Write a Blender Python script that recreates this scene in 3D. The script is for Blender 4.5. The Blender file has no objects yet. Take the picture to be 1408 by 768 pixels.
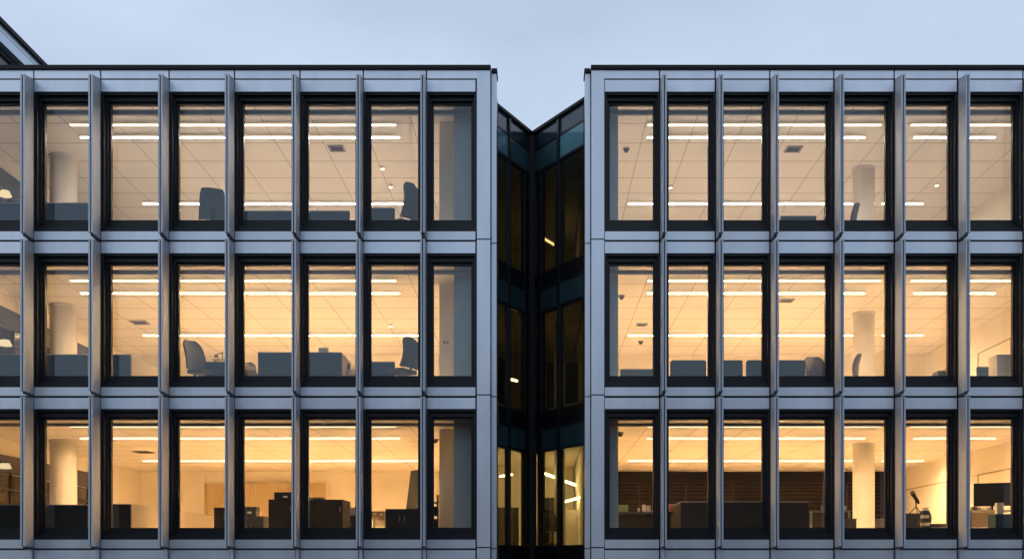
import bpy, bmesh, math, random
from mathutils import Vector, Matrix
random.seed(7)
S = bpy.context.scene
COL = S.collection
PPM, DIST, ZC, PX0, PY0 = 60.0, 25.0, 1.7, 740.0, 776.0   # scale of the facade plane, camera distance, eye height, vanishing point

def X(px, d=0.0): return (px - PX0) / PPM * (DIST + d) / DIST
def Z(py, d=0.0): return ZC + (PY0 - py) / PPM * (DIST + d) / DIST

# ------------------------------------------------------------------ materials
def nodes_of(name):
    m = bpy.data.materials.new(name); m.use_nodes = True
    nt = m.node_tree; nt.nodes.clear()
    out = nt.nodes.new('ShaderNodeOutputMaterial')
    return m, nt, out
def N(nt, t, **kw):
    n = nt.nodes.new(t)
    for k, v in kw.items():
        if k in n.inputs: n.inputs[k].default_value = v
        else: setattr(n, k, v)
    return n
def pbr(name, col, rough=0.5, metal=0.0, var=0.12, scale=3.0, stretch=(1, 1, 1), bump=0.0, bscale=20.0, island=0.0, spec=0.5, wave=0.0):
    m, nt, out = nodes_of(name); L = nt.links
    b = N(nt, 'ShaderNodeBsdfPrincipled', Metallic=metal)
    b.inputs['Specular IOR Level'].default_value = spec
    tc = N(nt, 'ShaderNodeTexCoord'); mp = N(nt, 'ShaderNodeMapping'); mp.inputs['Scale'].default_value = stretch
    L.new(tc.outputs['Object'], mp.inputs['Vector'])
    no = N(nt, 'ShaderNodeTexNoise', Scale=scale, Detail=6.0, Roughness=0.65)
    L.new(mp.outputs[0], no.inputs['Vector'])
    mr = N(nt, 'ShaderNodeMapRange'); mr.inputs['To Min'].default_value = 1 - var; mr.inputs['To Max'].default_value = 1 + var
    mr.inputs['From Min'].default_value = .3; mr.inputs['From Max'].default_value = .7
    L.new(no.outputs['Fac'], mr.inputs['Value'])
    val = mr.outputs[0]
    if island:
        ge = N(nt, 'ShaderNodeNewGeometry'); mi = N(nt, 'ShaderNodeMapRange')
        mi.inputs['To Min'].default_value = 1 - island; mi.inputs['To Max'].default_value = 1 + island
        L.new(ge.outputs['Random Per Island'], mi.inputs['Value'])
        mu = N(nt, 'ShaderNodeMath', operation='MULTIPLY'); L.new(val, mu.inputs[0]); L.new(mi.outputs[0], mu.inputs[1]); val = mu.outputs[0]
    vm = N(nt, 'ShaderNodeVectorMath', operation='SCALE'); vm.inputs[0].default_value = col[:3]
    L.new(val, vm.inputs['Scale']); L.new(vm.outputs[0], b.inputs['Base Color'])
    rr = N(nt, 'ShaderNodeMapRange'); rr.inputs['To Min'].default_value = max(.02, rough * .85); rr.inputs['To Max'].default_value = min(1, rough * 1.2)
    L.new(no.outputs['Fac'], rr.inputs['Value']); L.new(rr.outputs[0], b.inputs['Roughness'])
    last = None
    if wave:
        n2 = N(nt, 'ShaderNodeTexNoise', Scale=.9, Detail=1.0); L.new(tc.outputs['Object'], n2.inputs['Vector'])
        bp = N(nt, 'ShaderNodeBump', Strength=1.0, Distance=wave); L.new(n2.outputs['Fac'], bp.inputs['Height']); last = bp
    if bump:
        n3 = N(nt, 'ShaderNodeTexNoise', Scale=bscale, Detail=3.0); L.new(tc.outputs['Object'], n3.inputs['Vector'])
        bp = N(nt, 'ShaderNodeBump', Strength=.5, Distance=bump); L.new(n3.outputs['Fac'], bp.inputs['Height'])
        if last: L.new(last.outputs[0], bp.inputs['Normal'])
        last = bp
    if last: L.new(last.outputs[0], b.inputs['Normal'])
    L.new(b.outputs[0], out.inputs[0])
    return m
def emit(name, col, s):
    m, nt, out = nodes_of(name)
    e = N(nt, 'ShaderNodeEmission', Strength=s); e.inputs['Color'].default_value = (*col, 1)
    nt.links.new(e.outputs[0], out.inputs[0]); return m
def glass(name, tint, refl=1.0, base=.03, rough=0.0, wave=.004):
    m, nt, out = nodes_of(name); L = nt.links
    tr = N(nt, 'ShaderNodeBsdfTransparent'); tr.inputs['Color'].default_value = (*tint, 1)
    gl = N(nt, 'ShaderNodeBsdfGlossy', Roughness=rough); gl.inputs['Color'].default_value = (.92, .98, 1, 1)
    fr = N(nt, 'ShaderNodeFresnel', IOR=1.5)
    ma = N(nt, 'ShaderNodeMath', operation='MULTIPLY_ADD'); ma.inputs[1].default_value = refl; ma.inputs[2].default_value = base
    ma.use_clamp = True
    tc = N(nt, 'ShaderNodeTexCoord'); no = N(nt, 'ShaderNodeTexNoise', Scale=.8, Detail=1.0)
    bp = N(nt, 'ShaderNodeBump', Strength=1.0, Distance=wave)
    L.new(tc.outputs['Object'], no.inputs['Vector']); L.new(no.outputs['Fac'], bp.inputs['Height'])
    L.new(bp.outputs[0], gl.inputs['Normal'])
    mx = N(nt, 'ShaderNodeMixShader')
    ge = N(nt, 'ShaderNodeNewGeometry'); sb = N(nt, 'ShaderNodeMath', operation='SUBTRACT'); sb.inputs[0].default_value = 1.0
    m2 = N(nt, 'ShaderNodeMath', operation='MULTIPLY')
    L.new(ge.outputs['Backfacing'], sb.inputs[1]); L.new(ma.outputs[0], m2.inputs[0]); L.new(sb.outputs[0], m2.inputs[1])
    L.new(fr.outputs[0], ma.inputs[0]); L.new(m2.outputs[0], mx.inputs[0]); L.new(tr.outputs[0], mx.inputs[1]); L.new(gl.outputs[0], mx.inputs[2])
    L.new(mx.outputs[0], out.inputs[0]); return m
def ceiling_mat(name, col, line, tx=1.25, ty=1.3):
    m, nt, out = nodes_of(name); L = nt.links
    b = N(nt, 'ShaderNodeBsdfPrincipled', Roughness=.85)
    tc = N(nt, 'ShaderNodeTexCoord'); sp = N(nt, 'ShaderNodeSeparateXYZ'); L.new(tc.outputs['Object'], sp.inputs[0])
    masks = []
    for ax, t, w in (('X', tx, .016), ('Y', ty, .035)):
        dv = N(nt, 'ShaderNodeMath', operation='DIVIDE'); dv.inputs[1].default_value = t; L.new(sp.outputs[ax], dv.inputs[0])
        f = N(nt, 'ShaderNodeMath', operation='FRACT'); L.new(dv.outputs[0], f.inputs[0])
        g = N(nt, 'ShaderNodeMath', operation='LESS_THAN'); g.inputs[1].default_value = w / t; L.new(f.outputs[0], g.inputs[0]); masks.append(g)
    mx = N(nt, 'ShaderNodeMath', operation='MAXIMUM'); L.new(masks[0].outputs[0], mx.inputs[0]); L.new(masks[1].outputs[0], mx.inputs[1])
    no = N(nt, 'ShaderNodeTexNoise', Scale=.7, Detail=4.0); L.new(tc.outputs['Object'], no.inputs['Vector'])
    mr = N(nt, 'ShaderNodeMapRange'); mr.inputs['To Min'].default_value = .9; mr.inputs['To Max'].default_value = 1.08; L.new(no.outputs['Fac'], mr.inputs['Value'])
    vm = N(nt, 'ShaderNodeVectorMath', operation='SCALE'); vm.inputs[0].default_value = col; L.new(mr.outputs[0], vm.inputs['Scale'])
    mc = N(nt, 'ShaderNodeMix', data_type='RGBA'); L.new(mx.outputs[0], mc.inputs['Factor']); L.new(vm.outputs[0], mc.inputs[6]); mc.inputs[7].default_value = (*line, 1)
    L.new(mc.outputs[2], b.inputs['Base Color']); L.new(b.outputs[0], out.inputs[0]); return m

M = {}
M['panel'] = pbr('anodised_panel', (.65, .70, .775), .34, .6, .07, 1.8, (1.2, 1, .25), 0, 20, .07, .5, .006)
M['fin'] = pbr('fin_aluminium', (.43, .47, .53), .56, .65, .10, 2.5, (1, 1, .12), .0006, 60, .03)
M['groove'] = pbr('groove_dark', (.03, .035, .05), .5)
M['dark'] = pbr('bronze_black_frame', (.007, .009, .013), .36, .0, .2, 2, (1, 1, .3), 0, 20, 0, .35)
M['linkframe'] = pbr('link_frame', (.013, .019, .024), .3, 0, .15, 3, (1, 1, 1), 0, 20, 0, .5)
M['coping'] = pbr('coping_metal', (.009, .011, .014), .6, 0, .15, 3, (1, 1, 1), 0, 20, 0, .25)
M['joint'] = pbr('joint_backing', (.012, .013, .016), .8)
M['concrete'] = pbr('slab_concrete', (.35, .34, .33), .9, 0, .15, 2, (1, 1, 1), .004, 12)
M['roofing'] = pbr('roof_membrane', (.12, .12, .125), .9, 0, .2, 1.2)
M['wall'] = pbr('white_plaster', (.85, .81, .73), .85, 0, .04, 1.5)
M['pier'] = pbr('pier_plaster', (.58, .62, .64), .7, 0, .05, 1.5)
M['column'] = pbr('column_plaster', (.66, .635, .585), .8, 0, .04, 2)
M['ceiling'] = ceiling_mat('ceiling_tiles', (.86, .82, .77), (.34, .28, .23))
M['carpet'] = pbr('carpet', (.66, .60, .50), .95, 0, .15, 6, (1, 1, 1), .003, 80)
M['wood'] = pbr('maple_veneer', (.58, .46, .28), .45, 0, .14, 3, (6, 6, .5))
M['fabric'] = pbr('screen_fabric', (.036, .07, .10), .95, 0, .08, 30, (1, 1, 1), .001, 200)
M['fabric_warm'] = pbr('brown_fabric', (.022, .020, .018), .95, 0, .10, 30, (1, 1, 1), .001, 200)
M['return'] = pbr('tan_fabric', (.30, .25, .18), .9, 0, .06, 20)
M['lineing'] = pbr('panel_edge', (.40, .33, .24), .7)
M['lamin'] = pbr('pale_laminate', (.55, .50, .43), .5, 0, .05, 4)
M['trim'] = pbr('satin_trim', (.35, .35, .36), .35, .7)
M['black'] = pbr('black_plastic', (.02, .02, .022), .4, 0, .1)
M['dgrey'] = pbr('dark_grey_metal', (.06, .062, .066), .45, .1, .12)
M['fabric_dark'] = pbr('charcoal_fabric', (.028, .030, .033), .95, 0, .10, 30)
M['chair'] = pbr('chair_fabric', (.11, .12, .13), .85, 0, .1, 25, (1, 1, 1), .001, 150)
M['brown'] = pbr('brown_leather', (.085, .05, .03), .5, 0, .25, 9)
M['white'] = pbr('white_plastic', (.75, .74, .72), .45, 0, .03)
M['grey'] = pbr('grey_metal', (.30, .30, .31), .4, .5)
M['card'] = pbr('cardboard', (.42, .29, .16), .85, 0, .12, 5)
M['paper'] = pbr('paper', (.78, .74, .64), .8, 0, .05, 5)
M['green'] = pbr('green_folder', (.22, .36, .05), .6, 0, .2, 9, (1, 1, 1), 0, 20, .3)
M['red'] = pbr('red_folder', (.42, .07, .02), .6, 0, .2, 9, (1, 1, 1), 0, 20, .3)
M['brownglass'] = pbr('brown_back_glass', (.009, .0065, .005), .3, 0, .35, 1.5, (.5, 1, 9), 0, 20, 0, .2)
M['rail'] = pbr('brown_rail', (.05, .043, .036), .5, .1, .1, 3, (1, 1, 1), 0, 20, 0, .2)
M['nightglass'] = pbr('night_glass', (.03, .03, .028), .12, 0, .3, 1.2)
M['screen'] = pbr('monitor_screen', (.018, .016, .016), .3)
M['teal'] = pbr('teal_spandrel', (.04, .088, .105), .10, 0, .22, .9, (1, 1, .4), 0, 20, .15, .6)
M['skyreflect_teal'] = pbr('teal_spandrel_sky_reflection', (.09, .22, .28), .1, 0, .25, .9, (1, 1, .4), 0, 20, .1, .6)  # spandrel teal lightened: reflected sky painted into the base colour
M['navy'] = pbr('navy_spandrel', (.018, .03, .045), .14, 0, .25, .9, (1, 1, .4), 0, 20, .15, .6)
M['ground'] = pbr('paving', (.16, .155, .15), .85, 0, .2, 3, (1, 1, 1), .004, 30)
M['opposite'] = pbr('dark_brick', (.035, .03, .028), .85, 0, .2, 4)
M['oppglass'] = pbr('unlit_glass', (.02, .022, .025), .2)
WARM = [(1, .795, .68), (1, .65, .345), (1, .60, .285)]       # top, middle, lowest storey
LIGHT = [108.0, 182.0, 262.0]
for f in range(3):
    M['lamp%d' % f] = emit('diffuser_glow', WARM[f], LIGHT[f])
    M['glow%d' % f] = emit('diffuser_side_glow', (1, .80, .56), 1.75)
    M['lampfront%d' % f] = emit('front_row_glow', WARM[f], LIGHT[f] * .1)
    M['lampdim%d' % f] = emit('lamp_shade_glow', (1, .74, .42), 1.0)
for f, e in enumerate((3.0, 18.0, 30.0)): M['linklamp%d' % f] = emit('link_lamp_glow', (1, .74, .38), e)
M['spot'] = emit('spot_glow', (1, .75, .45), 12)
M['glass'] = glass('window_glass', (.95, .965, .95), 1.1, .034)
M['tint'] = glass('tinted_glass', (.68, .67, .56), 1.2, .05)

# ------------------------------------------------------------------ mesh builder (world coordinates)
class MB:
    def __init__(s): s.bm = bmesh.new()
    def box(s, x0, x1, y0, y1, z0, z1, bev=0.0):
        vs = [s.bm.verts.new(p) for p in ((x0,y0,z0),(x1,y0,z0),(x1,y1,z0),(x0,y1,z0),(x0,y0,z1),(x1,y0,z1),(x1,y1,z1),(x0,y1,z1))]
        fs = [s.bm.faces.new([vs[i] for i in q]) for q in ((3,2,1,0),(4,5,6,7),(0,1,5,4),(1,2,6,5),(2,3,7,6),(3,0,4,7))]
        if bev:
            es = list({e for f in fs for e in f.edges})
            bmesh.ops.bevel(s.bm, geom=es, offset=bev, segments=2, affect='EDGES', profile=.7)
        return s
    def prism(s, pts, axis, a, b):       # polygon pts (u, v) extruded along axis from a to b
        def P(u, v, w): return (w, u, v) if axis == 'x' else ((u, w, v) if axis == 'y' else (u, v, w))
        A = [s.bm.verts.new(P(u, v, a)) for u, v in pts]; B = [s.bm.verts.new(P(u, v, b)) for u, v in pts]
        n = len(pts)
        s.bm.faces.new(A); s.bm.faces.new(B[::-1])
        for i in range(n): s.bm.faces.new([A[i], B[i], B[(i+1) % n], A[(i+1) % n]])
        return s
    def tube(s, p, q, r, r2=None, n=12):
        p, q = Vector(p), Vector(q); d = (q - p); r2 = r if r2 is None else r2
        mat = Matrix.Translation((p + q) / 2) @ d.to_track_quat('Z', 'Y').to_matrix().to_4x4()
        bmesh.ops.create_cone(s.bm, cap_ends=True, segments=n, radius1=r, radius2=r2, depth=d.length, matrix=mat); return s
    def beam(s, p, q, w, h):             # rectangular bar between two points, w horizontal, h vertical
        p, q = Vector(p), Vector(q); d = (q - p).normalized(); side = d.cross(Vector((0, 0, 1))).normalized() * w / 2
        up = Vector((0, 0, h / 2))
        A = [s.bm.verts.new(p + a * side + b * up) for a, b in ((-1,-1),(1,-1),(1,1),(-1,1))]
        B = [s.bm.verts.new(q + a * side + b * up) for a, b in ((-1,-1),(1,-1),(1,1),(-1,1))]
        s.bm.faces.new(A[::-1]); s.bm.faces.new(B)
        for i in range(4): s.bm.faces.new([A[i], A[(i+1)%4], B[(i+1)%4], B[i]])
        return s
    def ball(s, c, r, sc=(1, 1, 1)):
        bmesh.ops.create_uvsphere(s.bm, u_segments=12, v_segments=8, radius=r, matrix=Matrix.Translation(c) @ Matrix.Diagonal((*sc, 1))); return s
    def build(s, name, mat, parent=None, smooth=False, local=False):
        bmesh.ops.recalc_face_normals(s.bm, faces=s.bm.faces[:])
        if parent is not None and not local:
            off = WORLD_LOC[parent.name]
            bmesh.ops.translate(s.bm, verts=s.bm.verts[:], vec=-off)
        me = bpy.data.meshes.new(name); s.bm.to_mesh(me); s.bm.free()
        me.materials.append(M[mat] if isinstance(mat, str) else mat)
        if smooth:
            for p in me.polygons: p.use_smooth = True
            me.set_sharp_from_angle(angle=math.radians(40))
        o = bpy.data.objects.new(name, me); COL.objects.link(o)
        if parent is not None: o.parent = parent
        WORLD_LOC[o.name] = WORLD_LOC[parent.name] if parent is not None else Vector()
        return o
WORLD_LOC = {}
def thing(name, label, cat, loc=(0, 0, 0), rz=0, group=None):
    o = bpy.data.objects.new(name, None); COL.objects.link(o)
    o.empty_display_size = .3; o.location = loc; o.rotation_euler.z = rz
    o['label'] = label; o['category'] = cat
    if group: o['group'] = group
    WORLD_LOC[o.name] = Vector(loc)
    return o
def copy_tree(o, parent=None):
    c = o.copy(); COL.objects.link(c); c.parent = parent
    WORLD_LOC[c.name] = WORLD_LOC[o.name]
    for ch in o.children: copy_tree(ch, c)
    return c

# ------------------------------------------------------------------ storey data (z values from the facade plane)
STOREY = ['top', 'middle', 'lowest']
FLOOR = [ZC + 7.60, ZC + 4.10, ZC + .50]
CEIL = [Z(106), Z(350), Z(571)]
GLASS_T = [Z(145.5, .3), Z(365.5, .3), Z(577, .3)]
GLASS_B = [Z(303.5, .3), Z(517, .3), Z(725, .3)]
OPEN_T = [Z(126), Z(347.8), Z(561.6)]
OPEN_B = [Z(318), Z(532), Z(741.2)]
SILL_B = [Z(329.6), Z(543.6), Z(753)]
FASC_T = [Z(110), Z(332.2), Z(546.5)]
FIN_T = [ZC + 11.12, ZC + 7.375, ZC + 3.83]
FIN_B = [ZC + 7.445, ZC + 3.89, ZC + .40]
DEPTH = [14.0, 12.0, 15.0]
FIN_P, FIN_W = .47, .098
ROOF = Z(90.5)
FT = .13                                                     # window frame width

def make_building(label, fin_edges, side, xa, xb, pil, strip, side_wall):
    """side=-1: the building left of the notch (fin faces turn right), side=+1: the mirrored one. xa..xb is the whole front."""
    xm = (xa + xb) / 2
    b = thing('office_building', label, 'building', (xm, 0, 0))
    p0, p1 = sorted(pil)
    # fins, as (left, right) at the facade
    fins = sorted([(e - FIN_W, e) if side < 0 else (e, e + FIN_W) for e in fin_edges])
    # bays between fins, the last one ending on the corner pilaster
    if side < 0:
        bays = [(fins[i][1], fins[i+1][0]) for i in range(len(fins)-1)] + [(fins[-1][1], p0)]
        solid = (xa, fins[0][0])
    else:
        bays = [(p1, fins[0][0])] + [(fins[i][1], fins[i+1][0]) for i in range(len(fins)-1)]
        solid = (fins[-1][1], xb)
    g = .024
    for f in range(3):
        # cladding: fascia above and sill below every window, with open joints
        c = MB()
        for x0, x1 in bays:
            c.box(x0 + .003, x1 - g, 0, .04, OPEN_T[f], FASC_T[f])
            c.box(x0 + .003, x1 - g, 0, .04, SILL_B[f], OPEN_B[f])
        c.box(solid[0], solid[1], 0, .04, SILL_B[f], FASC_T[f])
        c.build('cladding', 'panel', b)
        bk = MB()
        zt = FASC_T[f]; ztop = (FASC_T[f-1] if False else (ROOF - .1 if f == 0 else SILL_B[f-1] + .0))
        bk.box(xa if side < 0 else p0 + .01, xb if side > 0 else p1, .045, .27, OPEN_T[f] + .002, (ROOF - .12) if f == 0 else OPEN_B[f-1] - .002)
        bk.build('joint_backing', 'joint', b)
    c = MB()                                                  # top fascia course
    for x0, x1 in bays:
        sft = FIN_W
        c.box(x0 - (sft if side > 0 else 0) + .006, x1 + (sft if side < 0 else 0) - g, 0, .04, Z(108), Z(96))
    c.box(solid[0], solid[1], 0, .04, Z(108), Z(96))
    c.build('parapet_cladding', 'panel', b)
    # base storey below the picture
    c = MB()
    for x0, x1 in bays: c.box(x0 + .003, x1 - g, 0, .04, .45, Z(755.5))
    c.box(solid[0], solid[1], 0, .04, .45, Z(755.5))
    c.build('cladding', 'panel', b)
    MB().box(xa if side < 0 else p0 + .01, xb if side > 0 else p1, .045, .3, 0, OPEN_B[2] - .002).build('joint_backing', 'joint', b)
    MB().box(xa, xb, -.02, .044, 0, .44).build('plinth', 'concrete', b)
    for l, r in fins:
        MB().box(l + .012, r - .012, -.10, .04, .45, Z(754.6)).build('base_rib', 'fin', b)
    # coping
    cp = MB(); cp.box(xa if side < 0 else p0, p1 if side < 0 else xb, -.05, .5, ROOF - .085, ROOF)
    cp.box(xa if side < 0 else p0, p1 if side < 0 else xb, -.035, .0, ROOF - .10, ROOF - .087)
    s0, s1 = sorted(strip)
    cp.box(s0 - (.0 if side < 0 else .02), s1 + (.02 if side < 0 else 0), .10, .6, ROOF - .10, ROOF - .012)
    if side > 0: pass
    cp.build('coping', 'coping', b)
    # corner pilaster and set-back strip, jointed at each storey
    js = [Z(96), Z(329.5), Z(543.3), Z(752.8), .45]
    for i in range(4):
        MB().box(p0 + .012, p1 - .012, -.004, .10, js[i+1] + .028, js[i]).build('corner_pilaster', 'panel', b)
    MB().box(p0 + .01, p1 - .01, .103, .30, .45, ROOF - .13).build('joint_backing', 'joint', b)
    js = [ROOF - .115, Z(335, .15), Z(545.5, .15), Z(754, .15), .45]
    for i in range(4):
        MB().box(s0, s1, .15, .55, js[i+1] + .025, js[i]).build('return_strip', 'panel', b)
    # flank beside the notch
    fx0, fx1 = (s0 - .10, s1 - .03) if side < 0 else (s0 + .03, s1 + .10)
    MB().box(fx0, fx1, .552, 1.9, 0, ROOF - .13).build('flank_wall', 'coping', b)
    # windows
    for f in range(3):
        zb, zt = OPEN_B[f], OPEN_T[f]; gb, gt = GLASS_B[f], GLASS_T[f]
        for x0, x1 in bays:
            a0, a1 = x0 + .002, x1 - .002
            fr = MB()
            for (dx, ya, yb, tz, bz) in ((.045, .045, .16, .05, .10), (.085, .16, .25, zt - gt - .055, zb and (gb - zb) * .55), (FT, .25, .36, zt - gt, gb - zb)):
                fr.box(a0, a0 + dx, ya, yb, zb + .001, zt - .001); fr.box(a1 - dx, a1, ya, yb, zb + .001, zt - .001)
                fr.box(a0 + dx, a1 - dx, ya, yb, zt - tz, zt - .001); fr.box(a0 + dx, a1 - dx, ya, yb, zb + .001, zb + bz)
            w = fr.build('window', 'dark', b)
            MB().box(a0 + FT - .004, a1 - FT + .004, .296, .306, gb - .004, gt + .004).build('pane', 'glass', w)
        # mullion posts behind the fins
    for l, r in fins:
        for f in range(3):
            MB().box(l, r, .0, .36, OPEN_B[f], OPEN_T[f]).build('mullion', 'dark', b)
    # fins
    for l, r in fins:
        for f in range(3):
            zb, zt = FIN_B[f], FIN_T[f]
            cut = .09 if f == 0 else .05
            o = MB().prism([(-FIN_P + .055, zb + .02), (-.004, zb), (-.004, zt), (-FIN_P + .055, zt - cut)], 'x', l + .008, r - .008).build('fin', 'fin', b)
            fm = MB()
            a, bq = l, r; t = (r - l)
            fm.prism([(-FIN_P, zb + .025), (-FIN_P + .055, zb + .022), (-FIN_P + .055, zt - cut), (-FIN_P, zt - cut + .003)], 'x', l, l + t * .36)
            fm.prism([(-FIN_P, zb + .025), (-FIN_P + .055, zb + .022), (-FIN_P + .055, zt - cut), (-FIN_P, zt - cut + .003)], 'x', r - t * .36, r)
            fm.build('edge_flange', 'fin', o)
            MB().box(l + t * .37, r - t * .37, -FIN_P + .022, -FIN_P + .05, zb + .03, zt - cut - .03).build('edge_groove', 'groove', o)
            MB().prism([(-FIN_P + .08, zb - .03), (.0, zb - .045), (.0, zb - .004), (-FIN_P + .08, zb + .012)], 'x', l + .02, r - .02).build('bracket', 'groove', o)
    # interior shell: slabs, ceilings, back and side walls
    xi0, xi1 = (side_wall[1], strip[0] - .06) if side < 0 else (strip[1] + .06, side_wall[1])
    for f in range(3):
        d = DEPTH[f]
        sw = side_wall[f]
        i0, i1 = (sw, xi1) if side < 0 else (xi0, sw)
        top = (CEIL[f-1] if f else 0)
        MB().box(i0, i1, .365, d, FLOOR[f] - .06, FLOOR[f]).build('floor_finish', 'carpet', b)
        cz = CEIL[f]
        cs = MB().box(i0, i1, .365, d, cz, cz + .05).build('ceiling', 'ceiling', b)
        up = ROOF - .14 if f == 0 else FLOOR[f-1] - .064
        MB().box(xa, xb, .365, 17, cz + .054, up).build('floor_slab' if f else 'roof_slab', 'concrete' if f else 'roofing', b)
        MB().box(i0, i1, d, d + .2, FLOOR[f], cz).build('back_wall', 'brownglass' if (side > 0 and f == 2) else 'wall', b)
        MB().box(sw - .2 if side < 0 else sw, sw if side < 0 else sw + .2, .37, d, FLOOR[f], cz).build('side_wall', 'wall', b)
        # sill upstand behind the frame
        MB().box(i0, i1, .364, .44, FLOOR[f], GLASS_B[f] - .02).build('window_board', 'dark', b)
        # blind rail behind the glass heads
        rt, rb = [(151.5, 158), (371.5, 377), (581.5, 585.5)][f]
        MB().box(i0, i1, .68, .76, Z(rb, .7), Z(rt, .7)).build('blind_rail', 'grey', b)
    MB().box(xa, xb, .365, 17, 0, FLOOR[2] - .064).build('base_block', 'concrete', b)
    ex = xa if side < 0 else xb
    MB().box(ex - .25 if side < 0 else ex, ex if side < 0 else ex + .25, .0, 17.2, 0, ROOF - .13).build('end_wall', 'panel', b)
    MB().box(xa, xb, 17.0, 17.2, 0, ROOF - .13).build('rear_wall', 'concrete', b)
    return b

EL = [X(p) for p in (-137, -45, 47, 139, 233, 323, 413, 500, 587)]
ER = [X(p) for p in (907.5, 984, 1059, 1147, 1230, 1317, 1407, 1497)]
SWL, SWR = [-14.6, -13.9, -14.6], [13.75, 13.1, 13.1]
left = make_building('silver panelled office block with eight lit window columns left of the dark glass notch', EL, -1, -15.4, X(682.6, .15) - .03,
                     (X(655), X(674.8)), (X(675.8, .15), X(682.6, .15)), SWL)
right = make_building('silver panelled office block with seven lit window columns right of the dark glass notch', ER, 1, X(805, .15) + .03, 14.3,
                      (X(812.5), X(831.5)), (X(804.6, .15), X(811.6, .15)), SWR)

# columns, end piers, side-wall glazing
for (b, px, d, r) in ((left, 87.5, 4.9, .345), (right, 1187.5, 5.8, .30)):
    for f in range(3):
        c = X(px, d)
        MB().tube((c, d, FLOOR[f]), (c, d, CEIL[f] - .001), r, n=40).build('column', 'column', b, smooth=True)
        MB().tube((c, d, CEIL[f] - .07), (c, d, CEIL[f] - .002), r + .025, n=40).build('column_collar', 'white', b, smooth=True)
for f in range(3):
    MB().box(X(624, .9), -1.12, .9, 1.5, FLOOR[f], CEIL[f] - .002).build('pier', 'pier', left)
    MB().box(X(604, 2.5), -1.3, 2.5, 2.7, FLOOR[f], CEIL[f] - .002).build('partition', 'wall', left)
    MB().box(-2.44, -2.30, 2.702, DEPTH[f] - .002, FLOOR[f], CEIL[f] - .002).build('partition', 'wall', left)
    MB().box(1.24, X(850, .9), .9, 1.6, FLOOR[f], CEIL[f] - .002).build('pier', 'pier', right)
    MB().box(1.24, 1.36, 1.602, DEPTH[f] - .002, FLOOR[f], CEIL[f] - .002).build('partition', 'wall', right)
    # dark glazing in the far left side wall
    x = SWL[f]; zt = CEIL[f] - .42; zb = FLOOR[f] + .6
    w = MB().box(x + .002, x + .05, 1.2, 10.5, zt - .5, zt).build('side_window', 'dgrey', left)
    MB().box(x + .002, x + .02, 1.2, 10.5, zb, zt - .52).build('pane', 'nightglass', w)
    m = MB()
    for k in range(8): m.box(x + .021, x + .06, 1.2 + k * 1.3, 1.26 + k * 1.3, zb, zt - .5)
    m.box(x + .021, x + .065, 1.2, 10.5, zt - .95, zt - .9)
    m.build('side_window_bars', 'rail', w)
    # pale wall panels and a flush door on the other side wall
    x = SWR[f]; zt = FLOOR[f] + 2.15
    m = MB()
    for y0, y1 in ((.8, 2.9), (2.93, 5.2), (5.23, 7.4), (8.53, 11.0)):
        m.box(x - .02, x - .002, y0, min(y1, DEPTH[f] - .1), FLOOR[f] + .1, zt)
    m.build('wall_panelling', 'wall', right)
    for y in (2.905, 5.205, 7.42, 8.51): MB().box(x - .024, x - .003, y, y + .022, FLOOR[f] + .1, zt).build('panel_strip', 'lineing', right)
    MB().box(x - .028, x - .003, .8, DEPTH[f] - .1, zt + .002, zt + .035).build('panel_strip', 'lineing', right)
    dr = MB().box(x - .035, x - .004, 7.45, 8.5, FLOOR[f], zt + .02).build('door', 'wall', right)
    MB().box(x - .08, x - .036, 7.6, 7.68, FLOOR[f] + 1.0, FLOOR[f] + 1.08).build('door_handle', 'black', dr)
# back of the lowest storey, right: dark glazed wall
d = DEPTH[2]; m = MB()
for y in (668, 672, 677, 682, 688.5, 694, 700, 707, 714, 721): m.box(1.37, 13.0, d - .03, d - .002, Z(y + .9, d), Z(y, d))
m.build('partition_rails', 'rail', right)
m = MB()
for px in (878, 942, 1007, 1068, 1130, 1163, 1218): m.box(X(px, d), X(px + 2.2, d), d - .06, d - .032, FLOOR[2], CEIL[2])
m.build('partition_mullions', 'rail', right)
MB().box(1.37, 13.0, d - .07, d - .003, Z(664, d), CEIL[2] - .003).build('partition_header', 'brownglass', right)
# back wall, lowest storey, left: door and maple cupboard front, panel lines
d = DEPTH[2]
MB().box(X(420, d), X(562, d), d - .04, d - .003, FLOOR[2] + .1, Z(666, d)).build('wall_panelling', 'wall', left)
for f in (0, 1, 2):
    d = DEPTH[f]
    MB().box(SWL[f] + .02, -2.46, d - .03, d - .002, FLOOR[f], FLOOR[f] + .1).build('skirting', 'wall', left)

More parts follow.
